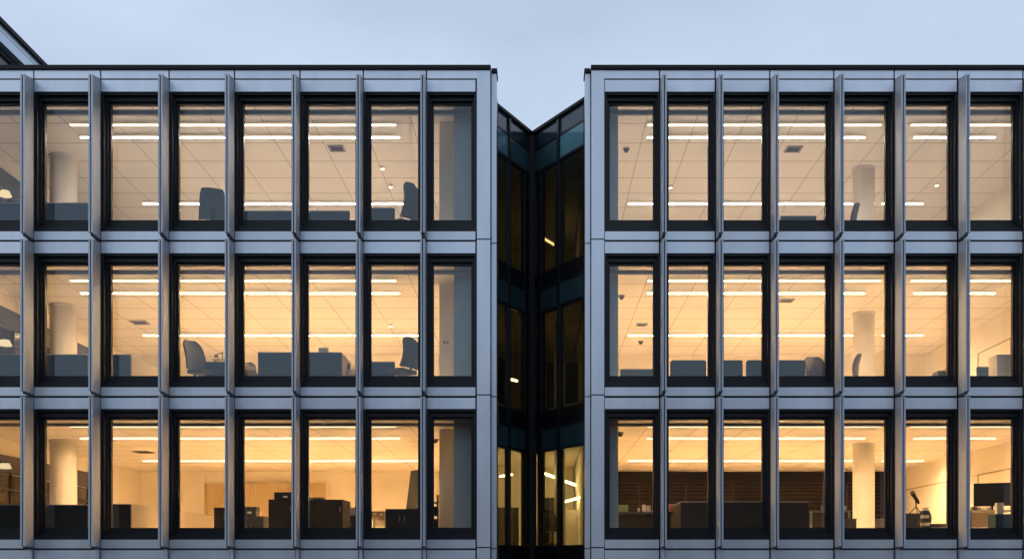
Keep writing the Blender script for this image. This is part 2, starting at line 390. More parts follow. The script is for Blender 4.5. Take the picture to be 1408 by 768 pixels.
# ------------------------------------------------------------------ glass link in the notch
lk = thing('glass_link', 'dark glazed link folding inward to a valley between the two silver office blocks', 'building', (0, 3.9, 0))
C = (X(731.5, 3.9), 3.9)
A = (-1.18, 1.80); B = (1.20, 1.66)
def lz(y): return Z(y)                                        # facade-plane equivalent heights
for (P, side) in ((A, -1), (B, 1)):
    p = Vector((P[0], P[1], 0)); c = Vector((C[0], C[1], 0)); v = c - p; L = v.length; u = v / L
    n = Vector((u.y, -u.x, 0));
    if n.y > 0: n = -n                                       # outward, towards the camera
    def at(t, off=0.0, z=0.0): q = p + u * (L * t) + n * off; return Vector((q.x, q.y, z))
    def bar(mb, t0, t1, off, th, z0, z1):                    # box along the wall
        q = [at(t0, off), at(t1, off), at(t1, off - th), at(t0, off - th)]
        lo = [mb.bm.verts.new((a.x, a.y, z0)) for a in q]; hi = [mb.bm.verts.new((a.x, a.y, z1)) for a in q]
        mb.bm.faces.new(lo[::-1]); mb.bm.faces.new(hi)
        for i in range(4): mb.bm.faces.new([lo[i], lo[(i+1)%4], hi[(i+1)%4], hi[i]])
    tm = .44 if side < 0 else .50
    m = MB(); bar(m, 0, 1, .06, .45, lz(94.5), lz(90)); m.build('coping', 'coping', lk)
    for a_, b_ in ((122, 118.5), (160, 156), (97, 94.6), (345.5, 342), (383, 379), (564.5, 561.5), (600, 596.5)):
        m = MB(); bar(m, 0, 1, .0, .1, lz(a_), lz(b_)); m.build('transom', 'linkframe', lk)
    for a_, b_ in ((lz(342), lz(319)), (lz(561.5), lz(537)), (.2, lz(746))):
        m = MB(); bar(m, 0, 1, -.012, .1, a_, b_); m.build('floor_band', 'dark', lk)
    m = MB(); bar(m, tm - .015, tm + .015, .03, .15, .2, lz(96)); m.build('mullion', 'linkframe', lk)
    m = MB(); bar(m, .83, .885, .02, .15, .2, lz(158)); m.build('jamb_post', 'dark', lk)
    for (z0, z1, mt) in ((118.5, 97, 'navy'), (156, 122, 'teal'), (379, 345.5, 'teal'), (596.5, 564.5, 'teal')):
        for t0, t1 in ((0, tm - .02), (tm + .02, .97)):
            m = MB(); bar(m, t0, t1, -.02, .03, lz(z0), lz(z1)); m.build('spandrel_pane', 'skyreflect_teal' if z1 == 122 and t0 == 0 else mt, lk)  # upper outer panes take the teal with painted-in sky reflection
    for (z0, z1) in ((319, 160), (537, 383), (746, 600)):
        for t0, t1 in ((0, tm - .02), (tm + .02, .83), (.885, .97)):
            m = MB(); bar(m, t0, t1, -.03, .012, lz(z0), lz(z1)); m.build('glass_pane', 'tint', lk)
m = MB(); m.box(C[0] - .12, C[0] + .12, 3.80, 4.1, 0, lz(93)); m.build('corner_post', 'joint', lk)
for dx in (-.07, .05): MB().box(C[0] + dx, C[0] + dx + .02, 3.76, 3.799, 0, lz(97)).build('post_rib', 'coping', lk)
for f in range(3):
    zc = CEIL[f] - (.25 if f == 0 else 0.1)
    if f == 0: zc = lz(140)
    poly = [(A[0], A[1] + .32), (C[0], C[1] + .28), (B[0], B[1] + .32), (B[0] , 12), (-2.28, 12), (-2.28, 2.72), (-1.3, 2.72)]
    # horizontal slabs cut to the folded plan
    MB().prism(poly, 'z', zc, zc + .12).build('link_ceiling', 'wall', lk)
    MB().prism(poly, 'z', FLOOR[f] - .15, FLOOR[f] - .02).build('link_floor', 'carpet', lk)
    MB().box(-2.28, 1.2, 12.0, 12.15, FLOOR[f], zc).build('link_back_wall', 'wall', lk)
    MB().tube((.62, 6.5, FLOOR[f]), (.62, 6.5, zc - .001), .16, n=24).build('link_column', 'column', lk, smooth=True)
m = MB().prism([(A[0], A[1] + .1), (C[0], C[1] + .1), (B[0], B[1] + .1), (B[0], 16.9), (A[0], 16.9)], 'z', lz(93.5), lz(92)); m.build('roof', 'roofing', lk)

# ------------------------------------------------------------------ taller wing behind, far left
wx = -16.0
wg = thing('office_wing', 'taller office wing rising behind the roof edge at the upper left corner', 'building', (-22, 16, 0))
H1 = 17.9
def hz(py, f=.77): return ZC + (PY0 - py) / PPM / f
MB().box(-28, wx - .3, 4.2, 30, 0, H1 - .12).build('wall', 'coping', wg)
MB().box(-28.1, wx + .10, 4.0, 30.1, H1 - .13, H1).build('coping', 'coping', wg)
k = MB(); y = 4.2
for i in range(9):
    k.box(wx - .298, wx, y + .01, y + 2.98, H1 - .31, H1 - .14); k.box(wx - .298, wx, y + .01, y + 2.98, H1 - .64, H1 - .33); y += 3.0
k.build('cladding', 'panel', wg)
for i in range(8):
    w = MB(); y0 = 4.6 + i * 3.0
    w.box(wx - .299, wx - .20, y0, y0 + .12, 6, H1 - .66); w.box(wx - .299, wx - .20, y0 + 2.5, y0 + 2.62, 6, H1 - .66); w.box(wx - .299, wx - .20, y0 + .12, y0 + 2.5, H1 - .8, H1 - .66)
    wo = w.build('window', 'dark', wg); MB().box(wx - .297, wx - .26, y0 + .12, y0 + 2.5, 6, H1 - .8).build('pane', 'nightglass', wo)

# ------------------------------------------------------------------ luminaires
def luminaire(x0, x1, d, zc, h, mat, label, group='pendant strip lights in the offices', drop=.05, w=.11):
    t = thing('strip_light', label, 'light', ((x0 + x1) / 2, d, zc - drop - h), 0, group)
    MB().box(x0, x1, d - w / 2, d + w / 2, zc - drop - .02, zc - drop, .004).build('housing', 'white', t)
    zb, zt = zc - drop - h, zc - drop - .021; y0, y1 = d - w / 2 + .004, d + w / 2 - .004; k = .006
    sk = MB().box(x0 + .01, x1 - .01, y0, y0 + k, zb, zt).box(x0 + .01, x1 - .01, y1 - k, y1, zb, zt)
    sk.box(x0 + .01, x0 + .01 + k, y0 + k, y1 - k, zb, zt).box(x1 - .01 - k, x1 - .01, y0 + k, y1 - k, zb, zt).build('diffuser', 'glow' + mat[-1], t)
    zp = zb + .013
    MB().box(x0 + .02, x1 - .02, y0 + k + .001, y1 - k - .001, zp, zp + .003).build('light_panel', mat, t)
    hg = MB(); n = max(2, int((x1 - x0) / 2.4) + 1)
    for i in range(n):
        xx = x0 + .3 + (x1 - x0 - .6) * i / (n - 1); hg.tube((xx, d, zc - drop), (xx, d, zc - .002), .006, n=6)
    hg.build('hanger', 'grey', t)
ROWS = [[('A', 171), ('B', 188), ('C', 279)], [('A', 385), ('B', 402), ('C', 460)], [('A', 585.5), ('B', 602), ('C', 633)]]
SPANL = {'A': [(96, 545)], 'B': [(110, 550)], 'C': [(196, 592)]}
SPANR = {'A': [(890, 1212), (1252, 1392)], 'B': [(889, 1190), (1256, 1369)], 'C': [(863, 1204), (1212, 1270)]}
WORDS = {'A': 'slim front-row strip light', 'B': 'bright second-row strip light', 'C': 'deep third-row strip light'}
for f in range(3):
    for r, y in ROWS[f]:
        h = {'A': .045, 'B': .06, 'C': .065}[r]
        zl = CEIL[f] - .05 - h / 2
        d = DIST * ((zl - ZC) * PPM / (PY0 - y) - 1)
        for spans, bn in ((SPANL, 'eight-column block'), (SPANR, 'seven-column block')):
            for i, (a, b_) in enumerate(spans[r]):
                dd = d + .02
                extra = '' if spans is SPANL else (', long run' if i == 0 else ', short end run')
                luminaire(X(a, dd), X(b_, dd), dd, CEIL[f], h, ('lampfront%d' if r == 'A' else 'lamp%d') % f,
                          '%s, %s storey, %s%s' % (WORDS[r], STOREY[f], bn, extra))
# lights inside the glass link, hung low and running away from the facade
def link_light(p, q, zc, label, r=.03):
    t = thing('strip_light', label, 'light', (Vector(p) + Vector(q)) / 2, 0, 'strip lights inside the glass link')
    MB().beam(Vector(p) + Vector((0, 0, .045)), Vector(q) + Vector((0, 0, .045)), .09, .02).build('housing', 'white', t)
    MB().beam(p, q, .055, .04).build('diffuser', 'linklamp%d' % min(range(3), key=lambda q: abs((CEIL[q] + FLOOR[q]) / 2 - p[2])), t)
    hg = MB()
    for k in (.1, .9):
        v = Vector(p).lerp(Vector(q), k); hg.tube(v + Vector((0, 0, .056)), (v.x, v.y, zc - .003), .005, n=6)
    hg.build('hanger', 'grey', t)
def LP(px, py, d): return Vector((X(px, d), d, Z(py, d)))
zc2, zc1, zc0 = CEIL[2] - .1, CEIL[1] - .1, lz(140)
link_light(LP(745, 649.5, 6.2), LP(791, 666.5, 11.2), zc2, 'glowing diagonal strip light behind the lowest glass fold, nearer the ceiling')
link_light(LP(773, 690.5, 10.0), LP(803, 682, 7.0), zc2, 'short low strip light rising to the seven-column block behind the lowest glass fold')
link_light(LP(688, 654.6, 9.0), LP(704, 652, 8.2), zc2, 'small strip light seen in the lowest glass fold beside the eight-column block')
link_light(LP(696, 520, 7.0), LP(711, 523.5, 7.5), zc1, 'small strip light in the middle storey of the glass fold')
link_light(LP(745, 326.5, 8.0), LP(766, 339, 10.0), zc0, 'thin diagonal strip light in the top storey of the glass fold')

# ------------------------------------------------------------------ ceiling fittings
def vent(px0, px1, py, f, label):
    d = DIST * ((CEIL[f] - .012 - ZC) * PPM / (PY0 - py) - 1); xm = X((px0 + px1) / 2, d); w = X(px1, d) - X(px0, d)
    t = thing('ceiling_vent', label, 'vent', (xm, d, CEIL[f] - .03), 0, 'square ceiling vents')
    fr = MB(); z1, z0 = CEIL[f] - .002, CEIL[f] - .03; h = w / 2
    fr.box(xm - h, xm + h, d - h, d - h + .05, z0, z1); fr.box(xm - h, xm + h, d + h - .05, d + h, z0, z1)
    fr.box(xm - h, xm - h + .05, d - h + .05, d + h - .05, z0, z1); fr.box(xm + h - .05, xm + h, d - h + .05, d + h - .05, z0, z1); fr.build('frame', 'grey', t)
    sl = MB()
    for i in range(6):
        y = d - h + .09 + i * (2 * h - .18) / 5; sl.box(xm - h + .06, xm + h - .06, y - .012, y + .012, z0 + .004, z1 - .006)
    sl.build('slats', 'dgrey', t)
    MB().box(xm - h + .05, xm + h - .05, d - h + .05, d + h - .05, z1 - .004, z1 + .0005).build('duct_opening', 'black', t)
vent(452, 474, 204, 0, 'square vent in the top storey ceiling, sixth window of the eight-column block')
vent(1080, 1102, 205, 0, 'square vent in the top storey ceiling, fourth window of the seven-column block')
vent(181, 203, 443, 1, 'square vent in the middle storey ceiling near the row of screens and round column')
vent(1072, 1091, 413, 1, 'square vent in the middle storey ceiling above the blue rounded screens')
vent(875, 890, 446, 1, 'small square vent in the middle storey ceiling beside the glass notch')
vent(186, 208, 621, 2, 'square vent in the lowest storey ceiling above the long grey side screen')
def spot(px, py, f, label):
    d = DIST * ((CEIL[f] - .06 - ZC) * PPM / (PY0 - py) - 1); x = X(px, d)
    t = thing('spotlight', label, 'spotlight', (x, d, CEIL[f]), 0, 'small round ceiling spotlights')
    MB().tube((x, d, CEIL[f] - .09), (x, d, CEIL[f] - .002), .06, .05, 16).build('housing', 'white', t, smooth=True)
    MB().tube((x, d, CEIL[f] - .10), (x, d, CEIL[f] - .091), .045, n=16).build('lens', 'spot', t)
spot(526, 231, 0, 'glowing round spotlight higher above the tall chair, top storey')
spot(537, 256, 0, 'glowing round spotlight just above the tall chair, top storey')
spot(922, 257, 0, 'glowing round spotlight in the top storey, second window past the notch')
spot(1288, 254, 0, 'glowing round spotlight in the top storey beside the sloping wall line')
spot(537, 447, 1, 'glowing round spotlight high over the grey chair, middle storey')
spot(611, 650 - 1, 2, 'faint spotlight by the pale partition, lowest storey') if False else None
def detector(px, py, f, label):
    d = DIST * ((CEIL[f] - .06 - ZC) * PPM / (PY0 - py) - 1); x = X(px, d)
    t = thing('smoke_detector', label, 'detector', (x, d, CEIL[f]), 0, 'ceiling detectors')
    MB().tube((x, d, CEIL[f] - .04), (x, d, CEIL[f] - .002), .09, n=20).build('base_plate', 'grey', t, smooth=True)
    MB().tube((x, d, CEIL[f] - .11), (x, d, CEIL[f] - .041), .04, .07, 20).build('sensor_head', 'dgrey', t, smooth=True)
detector(861, 207, 0, 'dark ceiling detector near the glass notch, top storey')
detector(854.5, 409, 1, 'dark ceiling detector near the glass notch, middle storey, higher one')
detector(881, 471, 1, 'small dark ceiling detector below the rear strip light, middle storey')
detector(853, 597, 2, 'dark ceiling detector near the glass notch, lowest storey')
detector(599, 606, 2, 'dark ceiling detector by the pale partition, lowest storey')

# ------------------------------------------------------------------ furniture
def screen(px0, px1, d, ytop, f, label, mat='fabric', ret=None, depth=3.0, corner=0.0, ret_mat='return', group='fabric desk screens'):
    """desk screen parallel to the facade; ret='l'/'r' adds a screen panel running back from that end"""
    x0, x1 = X(px0, d), X(px1, d); z0, z1 = FLOOR[f], Z(ytop, d)
    t = thing('desk_screen', label, 'desk screen', ((x0 + x1) / 2, d, z0), 0, group)
    if corner:
        pts = [(x0, z0 + .06), (x1, z0 + .06)]
        for cx, a0 in ((x1 - corner, 0), (x0 + corner, 90)):
            for k in range(7):
                a = math.radians(a0 + 15 * k); pts.append((cx + corner * math.cos(a), z1 - corner + corner * math.sin(a)))
        MB().prism(pts, 'y', d - .03, d + .03).build('panel', mat, t)
    else:
        MB().box(x0, x1, d - .03, d + .03, z0 + .06, z1 - .021, .006).build('panel', mat, t)
        MB().box(x0, x1, d - .034, d + .034, z1 - .02, z1, .004).build('top_rail', 'trim', t)
    for xx in (x0 + .12, x1 - .12): MB().box(xx - .03, xx + .03, d - .2, d + .2, z0, z0 + .03).tube((xx, d, z0 + .03), (xx, d, z0 + .059), .02).build('foot', 'trim', t)
    if ret:
        xe = x1 if ret == 'r' else x0
        xx0, xx1 = (xe - .06, xe) if ret == 'r' else (xe, xe + .06)
        MB().box(xx0, xx1, d + .036, d + depth, z0 + .04, z1 - .021, .006).build('return_panel', ret_mat, t)
        MB().box(xx0 - .003, xx1 + .003, d + .036, d + depth, z1 - .02, z1, .004).build('return_rail', 'trim', t)
    return t
def cabinet(px0, px1, d, ytop, f, label, dep=.5, mat='dgrey', doors=2, name='cabinet', z0=None, cat='cabinet', topmat=None):
    x0, x1 = X(px0, d), X(px1, d); z0 = FLOOR[f] if z0 is None else z0; z1 = Z(ytop, d)
    t = thing(name, label, cat, ((x0 + x1) / 2, d + dep / 2, z0))
    MB().box(x0 + .02, x1 - .02, d + .03, d + dep - .01, z0, z0 + .05).build('plinth', 'black', t)
    MB().box(x0, x1, d + .02, d + dep, z0 + .051, z1 - .026, .004).build('body', mat, t)
    MB().box(x0 - .005, x1 + .005, d, d + dep + .005, z1 - .025, z1, .005).build('top', topmat or mat, t)
    w = (x1 - x0) / doors
    for i in range(doors):
        dr = MB().box(x0 + w * i + .004, x0 + w * (i + 1) - .004, d + .002, d + .019, z0 + .06, z1 - .03, .002).build('door', mat, t)
        hx = x0 + w * i + (w - .06 if i % 2 == 0 else .06)
        MB().tube((hx, d - .018, z1 - .3), (hx, d - .018, z1 - .18), .007, n=8).build('handle', 'trim', dr)
    return z1
def carton(px0, px1, d, y0, y1, label, mat='card', dep=.35, name='box', cat='box', zb=None):
    x0, x1 = X(px0, d), X(px1, d); zb = Z(y1, d) if zb is None else zb; zt = Z(y0, d)
    t = thing(name, label, cat, ((x0 + x1) / 2, d + dep / 2, zb))
    h = zt - zb
    MB().box(x0, x1, d, d + dep, zb, zb + h * .72, .004).build('body', mat, t)
    MB().box(x0 - .008, x1 + .008, d - .008, d + dep + .008, zb + h * .722, zt, .006).build('lid', mat, t)
    MB().box((x0 + x1) / 2 - .05, (x0 + x1) / 2 + .05, d - .012, d - .002, zb + h * .28, zb + h * .5).build('label_tag', 'paper', t)
def desk(px0, px1, d, f, label, dep=.8, h=.74, mat='lamin'):
    x0, x1 = X(px0, d), X(px1, d); z0 = FLOOR[f]; z1 = z0 + h
    t = thing('desk', label, 'desk', ((x0 + x1) / 2, d + dep / 2, z0), 0, 'office desks')
    MB().box(x0, x1, d, d + dep, z1 - .03, z1, .005).build('tabletop', mat, t)
    for xx in (x0 + .06, x1 - .06):
        for yy in (d + .06, d + dep - .06): MB().box(xx - .025, xx + .025, yy - .025, yy + .025, z0, z1 - .031).build('leg', 'trim', t)
    MB().box(x0 + .09, x1 - .09, d + dep - .08, d + dep - .06, z1 - .4, z1 - .032).build('modesty_panel', mat, t)
    return z1
def chair(px, d, f, htop, rz, label, mat='chair', wid=.56, lean=.16, arms=True, bulge=-.05, shoulder=.42):
    z0 = FLOOR[f]; t = thing('office_chair', label, 'chair', (X(px, d), d, z0), rz, 'office chairs')
    def bd(mb, n, m, s=False): return mb.build(n, m, t, smooth=s, local=True)
    w = wid / 2
    bd(MB().box(-w + .03, w - .03, -.26, .24, .44, .54, .035), 'seat', mat, True)
    # curved high back: profile in (y, z) swept across with rounded shoulders
    H = htop; mb = MB(); cols = 9; rows = 12; fr = []; bk = []
    for i in range(rows + 1):
        s = i / rows; z = .56 + s * (H - .56)
        y = .24 + lean * s ** 1.3 + bulge * math.sin(s * math.pi)
        ww = w * (1 - .10 * s - (shoulder * max(0, (s - .72) / .28) ** 2.4)) 
        th = .05 + .03 * math.sin(s * math.pi)
        fr.append([mb.bm.verts.new((ww * (2 * j / cols - 1), y - .09 * (1 - (2 * j / cols - 1) ** 2) * -.45 - (.05 * abs(2 * j / cols - 1) ** 2), z)) for j in range(cols + 1)])
        bk.append([mb.bm.verts.new((ww * (2 * j / cols - 1), y + th - (.06 * abs(2 * j / cols - 1) ** 2), z)) for j in range(cols + 1)])
    for G, fl in ((fr, 0), (bk, 1)):
        for i in range(rows):
            for j in range(cols): mb.bm.faces.new([G[i][j], G[i][j+1], G[i+1][j+1], G[i+1][j]])
    for i in range(rows):
        mb.bm.faces.new([fr[i][0], fr[i+1][0], bk[i+1][0], bk[i][0]]); mb.bm.faces.new([fr[i][cols], bk[i][cols], bk[i+1][cols], fr[i+1][cols]])
    for j in range(cols):
        mb.bm.faces.new([fr[0][j], bk[0][j], bk[0][j+1], fr[0][j+1]]); mb.bm.faces.new([fr[rows][j], fr[rows][j+1], bk[rows][j+1], bk[rows][j]])
    bd(mb, 'backrest', mat, True)
    bd(MB().beam((0, .26, .40), (0, .33, .80), .08, .03), 'back_bracket', 'black')
    for sx in (-1, 1) if arms else ():
        a = bd(MB().box(sx * (w + .01) - .03, sx * (w + .01) + .03, -.18, .14, .68, .715, .012), 'armrest', 'black', True)
        bd(MB().box(sx * (w + .01) - .015, sx * (w + .01) + .015, -.03, .03, .46, .679), 'arm_post', 'black')
    bd(MB().tube((0, 0, .12), (0, 0, .43), .03), 'gas_column', 'trim', True)
    base = MB(); ca = MB()
    for k in range(5):
        a = k * 2 * math.pi / 5; e = (.3 * math.cos(a), .3 * math.sin(a)); base.beam((0, 0, .12), (e[0], e[1], .08), .05, .035)
        ca.tube((e[0] - .02, e[1], .03), (e[0] + .02, e[1], .03), .03, n=12)
    b_ = bd(base, 'star_base', 'black'); bd(ca, 'casters', 'black', True)
def monitor(px, d, zb, w, h, rz, label):
    t = thing('monitor', label, 'monitor', (X(px, d), d, zb), rz, 'computer monitors')
    MB().box(-w/2, w/2, -.02, .025, .12, .12 + h, .008).build('bezel', 'black', t, local=True)
    MB().box(-w/2 + .02, w/2 - .02, -.026, -.021, .14, .10 + h).build('display', 'screen', t, local=True)
    MB().box(-.03, .03, .026, .06, .01, .3).build('stand', 'dgrey', t, local=True)
    MB().box(-.13, .13, -.07, .12, 0, .012, .003).build('foot', 'dgrey', t, local=True)
def folders(px0, px1, d, zb, h, mat, label):
    x0, x1 = X(px0, d), X(px1, d)
    t = thing('folder_stack', label, 'folders', ((x0 + x1) / 2, d, zb)); n = 5
    for i in range(n):
        j = random.uniform(-.02, .02); z = zb + h * i / n
        fo = MB().box(x0 + j, x1 + j, d - .1, d + .12, z, z + h / n * .55, .002).build('folder', mat, t)
        MB().box(x0 + j + .01, x1 + j - .01, d - .09, d + .11, z + h / n * .56, z + h / n * .97).build('papers', 'paper', fo)

# top storey
screen(-30, 121, 1.2, 279, 0, 'long blue-grey screen in front of the round column, top storey')
chair(291, 1.1, 0, 1.30, math.radians(200), 'blue-grey square chair half hidden by a fin, fourth window, top storey', 'chair', .62, .05, False, -.05, .12)
screen(330, 404, 1.6, 290, 0, 'blue-grey low screen in the fifth window, top storey')
desk(346, 398, 2.2, 0, 'pale desk behind the low screen in the fifth window, top storey', h=1.0)
screen(418, 481, 1.6, 290, 0, 'blue-grey low screen ending inside the sixth window, top storey')
screen(505, 543, 1.2, 286, 0, 'short low screen joined to the tall chair, top storey')
chair(553, .98, 0, 1.42, math.radians(238), 'tall grey office chair turned sideways, top storey', 'chair', .66, .03, False, .10)
screen(1073, 1122, 1.6, 297, 0, 'low pale-topped screen in the fourth window past the notch, top storey')
folders(862, 878, 1.3, FLOOR[0], .52, 'fabric', 'low dark pile in the first window past the notch, top storey')
chair(1160, 2.0, 0, 1.28, math.radians(250), 'dark chair beside the round column, top storey', 'chair', .5, .1, False)
# middle storey
screen(-30, 121, 1.2, 487, 1, 'long blue-grey screen in front of the round column, middle storey')
screen(140, 180, 1.2, 487, 1, 'blue-grey corner screen with a pale side panel running back, middle storey', ret='r', depth=4.6)
chair(279, 1.05, 1, 1.30, math.radians(62), 'grey wing-backed chair leaning back at a desk, fourth window, middle storey', 'chair', .62, .2, False)
cabinet(281, 312, 1.0, 497, 1, 'dark blue-grey pedestal beside the wing-backed chair, middle storey', .6, 'fabric', 2)
chair(339, 2.4, 1, 1.06, math.radians(20), 'rounded brown leather chair top peeking over the sill, middle storey', 'brown')
screen(355, 404, 1.4, 484, 1, 'tall blue-grey screen block filling the fifth window, middle storey')
screen(418, 470, 1.4, 484, 1, 'tall blue-grey screen block with pale side panel in the sixth window, middle storey', ret='r', depth=1.4)
screen(505, 543, 1.1, 497, 1, 'short low screen joined to the leaning grey chair, middle storey')
chair(552, .98, 1, 1.27, math.radians(238), 'grey high-backed office chair turned sideways, seventh window, middle storey', 'chair', .66, .03, False, .10)
screen(853, 898, 2.6, 507, 1, 'low glassy blue screen in the first window past the notch, middle storey')
screen(921.5, 971, 1.5, 495, 1, 'rounded blue screen in the second window past the notch, middle storey', corner=.07)
screen(975, 1021, 1.5, 495, 1, 'rounded blue screen with a dark gap beside it, third window past the notch, middle storey', corner=.05)
screen(1026, 1063, 1.5, 495, 1, 'narrow blue screen behind the fin, third window past the notch, middle storey', corner=.05)
screen(1066, 1107, 1.5, 495, 1, 'blue screen with one rounded end, fourth window past the notch, middle storey', corner=.05)
chair(1128, 1.9, 1, 1.10, math.radians(15), 'brownish round-topped chair at the end of the blue screens, middle storey', 'brown')
chair(1163, 2.2, 1, 1.12, math.radians(250), 'dark chair partly hidden by the round column, middle storey', 'dgrey', .56, .1, False)
carton(1290, 1303, 2.0, 509.5, 517, 'small dark box low in the sixth window past the notch, middle storey', 'dgrey', zb=FLOOR[1])
cabinet(1371, 1396, 1.4, 487, 1, 'pale upright cabinet in the last window, middle storey', .5, 'lamin', 1)
screen(1343, 1372, 2.4, 504, 1, 'low dark screen beside the pale upright cabinet, middle storey', 'fabric')
# lowest storey
screen(-30, 121, 1.2, 693, 2, 'long charcoal screen in front of the round column, lowest storey', 'fabric_warm')
screen(140, 180, 1.2, 692, 2, 'charcoal corner screen with a long pale side panel running back, lowest storey', 'fabric_warm', ret='r', depth=8.0)
cabinet(294, 312, 2.0, 697, 2, 'narrow charcoal cabinet in front of the maple door, lowest storey', .5, 'fabric_warm', 1)
zt = cabinet(322, 362, 2.6, 709, 2, 'low dark cabinet piled with clutter, fifth window, lowest storey', .8, 'dgrey', 2)
carton(334, 352, 2.7, 696, 708.5, 'dark equipment box on the low cabinet, fifth window, lowest storey', 'dgrey', zb=zt)
zt = cabinet(369, 471, 2.0, 686, 2, 'broad brown-charcoal cabinet block spanning two windows, lowest storey', 1.1, 'fabric_warm', 3)
carton(377, 408, 2.1, 676, 686, 'black box with pale tag on the broad cabinet block, lowest storey', 'black', zb=zt)
carton(412, 444, 2.2, 683.2, 686, 'flat dark tray on the broad cabinet block, lowest storey', 'dgrey', zb=zt)
zt = cabinet(474, 500, 3.2, 708, 2, 'small dark cabinet beside the broad block, sixth window, lowest storey', .6, 'dgrey', 2)
carton(481, 497, 3.3, 697, 707.5, 'grey box on the small cabinet, sixth window, lowest storey', 'lamin', zb=zt)
cabinet(530, 576, 1.6, 699, 2, 'low charcoal cabinet in the seventh window, lowest storey', .6, 'fabric_dark', 2)
z = desk(506, 533, 4.0, 2, 'pale desk seen low beside the low charcoal cabinet, lowest storey', h=.95)
carton(511, 519, 4.1, 712, 717, 'small pale box on the desk in the seventh window, lowest storey', 'card', zb=z)
carton(520, 528, 4.15, 714.5, 718, 'smaller brown box on the desk in the seventh window, lowest storey', 'card', zb=z)
fl = thing('flip_chart', 'tilted dark flip chart standing behind the low charcoal cabinet, lowest storey', 'flip chart', (X(568, 5.2), 5.2, FLOOR[2]), math.radians(-48))
MB().prism([(-.02, .85), (.02, .85), (.22, 2.14), (.18, 2.14)], 'x', -.36, .36).build('board', 'fabric_dark', fl, local=True)
MB().prism([(-.03, .86), (-.022, .86), (.172, 2.1), (.164, 2.1)], 'x', -.33, .33).build('paper_pad', 'fabric_dark', fl, local=True)
for q in ((-.3, -.12), (.3, -.12), (0, .6)): MB().tube((q[0] * .6, .12, 1.6), (q[0], q[1], 0), .018).build('leg', 'trim', fl, local=True)
sh = thing('storage_shelf', 'narrow dark shelf between the fin and the pale partition, lowest storey', 'shelf', (X(597, 2.0), 2.1, FLOOR[2]))
MB().box(X(592, 2), X(593, 2), 1.95, 2.3, FLOOR[2], Z(680, 2)).box(X(601, 2), X(602, 2), 1.95, 2.3, FLOOR[2], Z(680, 2)).build('side_panel', 'black', sh)
for i in range(4): MB().box(X(593.1, 2), X(600.9, 2), 1.95, 2.3, FLOOR[2] + .1 + i * .31, FLOOR[2] + .13 + i * .31).build('shelf_board', 'dgrey', sh)
for i in range(3): MB().box(X(594, 2), X(599.5, 2), 2.0, 2.28, FLOOR[2] + .131 + i * .31, FLOOR[2] + .33 + i * .31).build('binder_row', 'fabric_warm', sh)

d1 = desk(846, 908, 2.2, 2, 'dark desk in the first window past the notch, lowest storey', h=.82, mat='dgrey')
folders(850, 864, 2.4, d1, .18, 'green', 'stack of green folders on the desk beside the notch, lowest storey')
zt = cabinet(868, 905, 5.0, 710, 2, 'low dark cabinet behind the green folders, lowest storey', .5, 'dgrey', 3)
screen(936, 1064, 1.6, 689, 2, 'long charcoal screen with an end panel, second window past the notch, lowest storey', 'fabric_dark', ret='l', depth=2.6, ret_mat='fabric_warm')
screen(1066, 1112, 1.6, 689, 2, 'charcoal screen section ending in the fourth window past the notch, lowest storey', 'fabric_dark')
d2 = desk(912, 933, 3.0, 2, 'narrow desk against the charcoal end panel, lowest storey', h=.86, mat='dgrey')
folders(920, 930, 3.2, d2, .2, 'red', 'stack of red folders on the narrow desk, lowest storey')
d3 = desk(1113, 1172, 3.2, 2, 'dark desk running to the round column, lowest storey', h=.92, mat='dgrey')
cabinet(1152, 1178, 2.6, 712, 2, 'low dark cabinet in front of the round column, lowest storey', .5, 'dgrey', 2)
cabinet(1203, 1222, 7.5, 712, 2, 'low dark cabinet behind the round column, lowest storey', .5, 'dgrey', 1)
zt = cabinet(1236, 1266, 2.2, 705, 2, 'dark cabinet carrying the telescope, lowest storey', .6, 'dgrey', 1)
# telescope on its small mount
tx, ty = X(1258, 2.4), 2.4
te = thing('telescope', 'black telescope tilted upward on a small mount, sixth window past the notch, lowest storey', 'telescope', (tx, ty, zt))
pA, pB = Vector((X(1253.5, 2.4), 2.3, Z(679, 2.4))), Vector((X(1264, 2.4), 2.5, Z(689, 2.4)))
MB().tube(pA, pB, .052, .044, 16).build('tube', 'black', te, smooth=True)
MB().tube(pA - (pB - pA) * .2, pA + (pB - pA) * .02, .062, n=16).build('dew_shield', 'black', te, smooth=True)
MB().tube(pB, pB + (pB - pA) * .18, .026, n=12).build('eyepiece', 'dgrey', te, smooth=True)
mid = pA.lerp(pB, .62)
MB().tube((mid.x, mid.y, mid.z - .04), (mid.x, mid.y, zt + .16), .016).ball((mid.x, mid.y, mid.z - .05), .035).build('mount', 'dgrey', te)
for k in range(3):
    a = k * 2.1 + .4; MB().tube((mid.x, mid.y, zt + .18), (mid.x + .17 * math.cos(a), mid.y + .17 * math.sin(a), zt), .011).build('leg', 'black', te)
fc = folders(1267, 1276, 2.5, FLOOR[2], .95, 'dgrey', 'tall untidy pile of papers beside the telescope cabinet, lowest storey')
chair(1291, 2.6, 2, .95, math.radians(70), 'small dark chair near the side wall door, lowest storey', 'dgrey', .45, .1, False)
d4 = desk(1332, 1400, 2.0, 2, 'pale cluttered desk under the big monitor, last window, lowest storey', h=.86, dep=1.0)
monitor(1364, 2.45, d4, .86, .58, math.radians(-24), 'large dark monitor turned slightly, last window, lowest storey')
folders(1338, 1347, 2.2, d4, .07, 'brown', 'flat pile of papers at the near end of the cluttered desk, lowest storey')
zt = cabinet(1369, 1396, 1.35, 706, 2, 'grey pedestal in front of the cluttered desk, lowest storey', .45, 'fabric', 1)
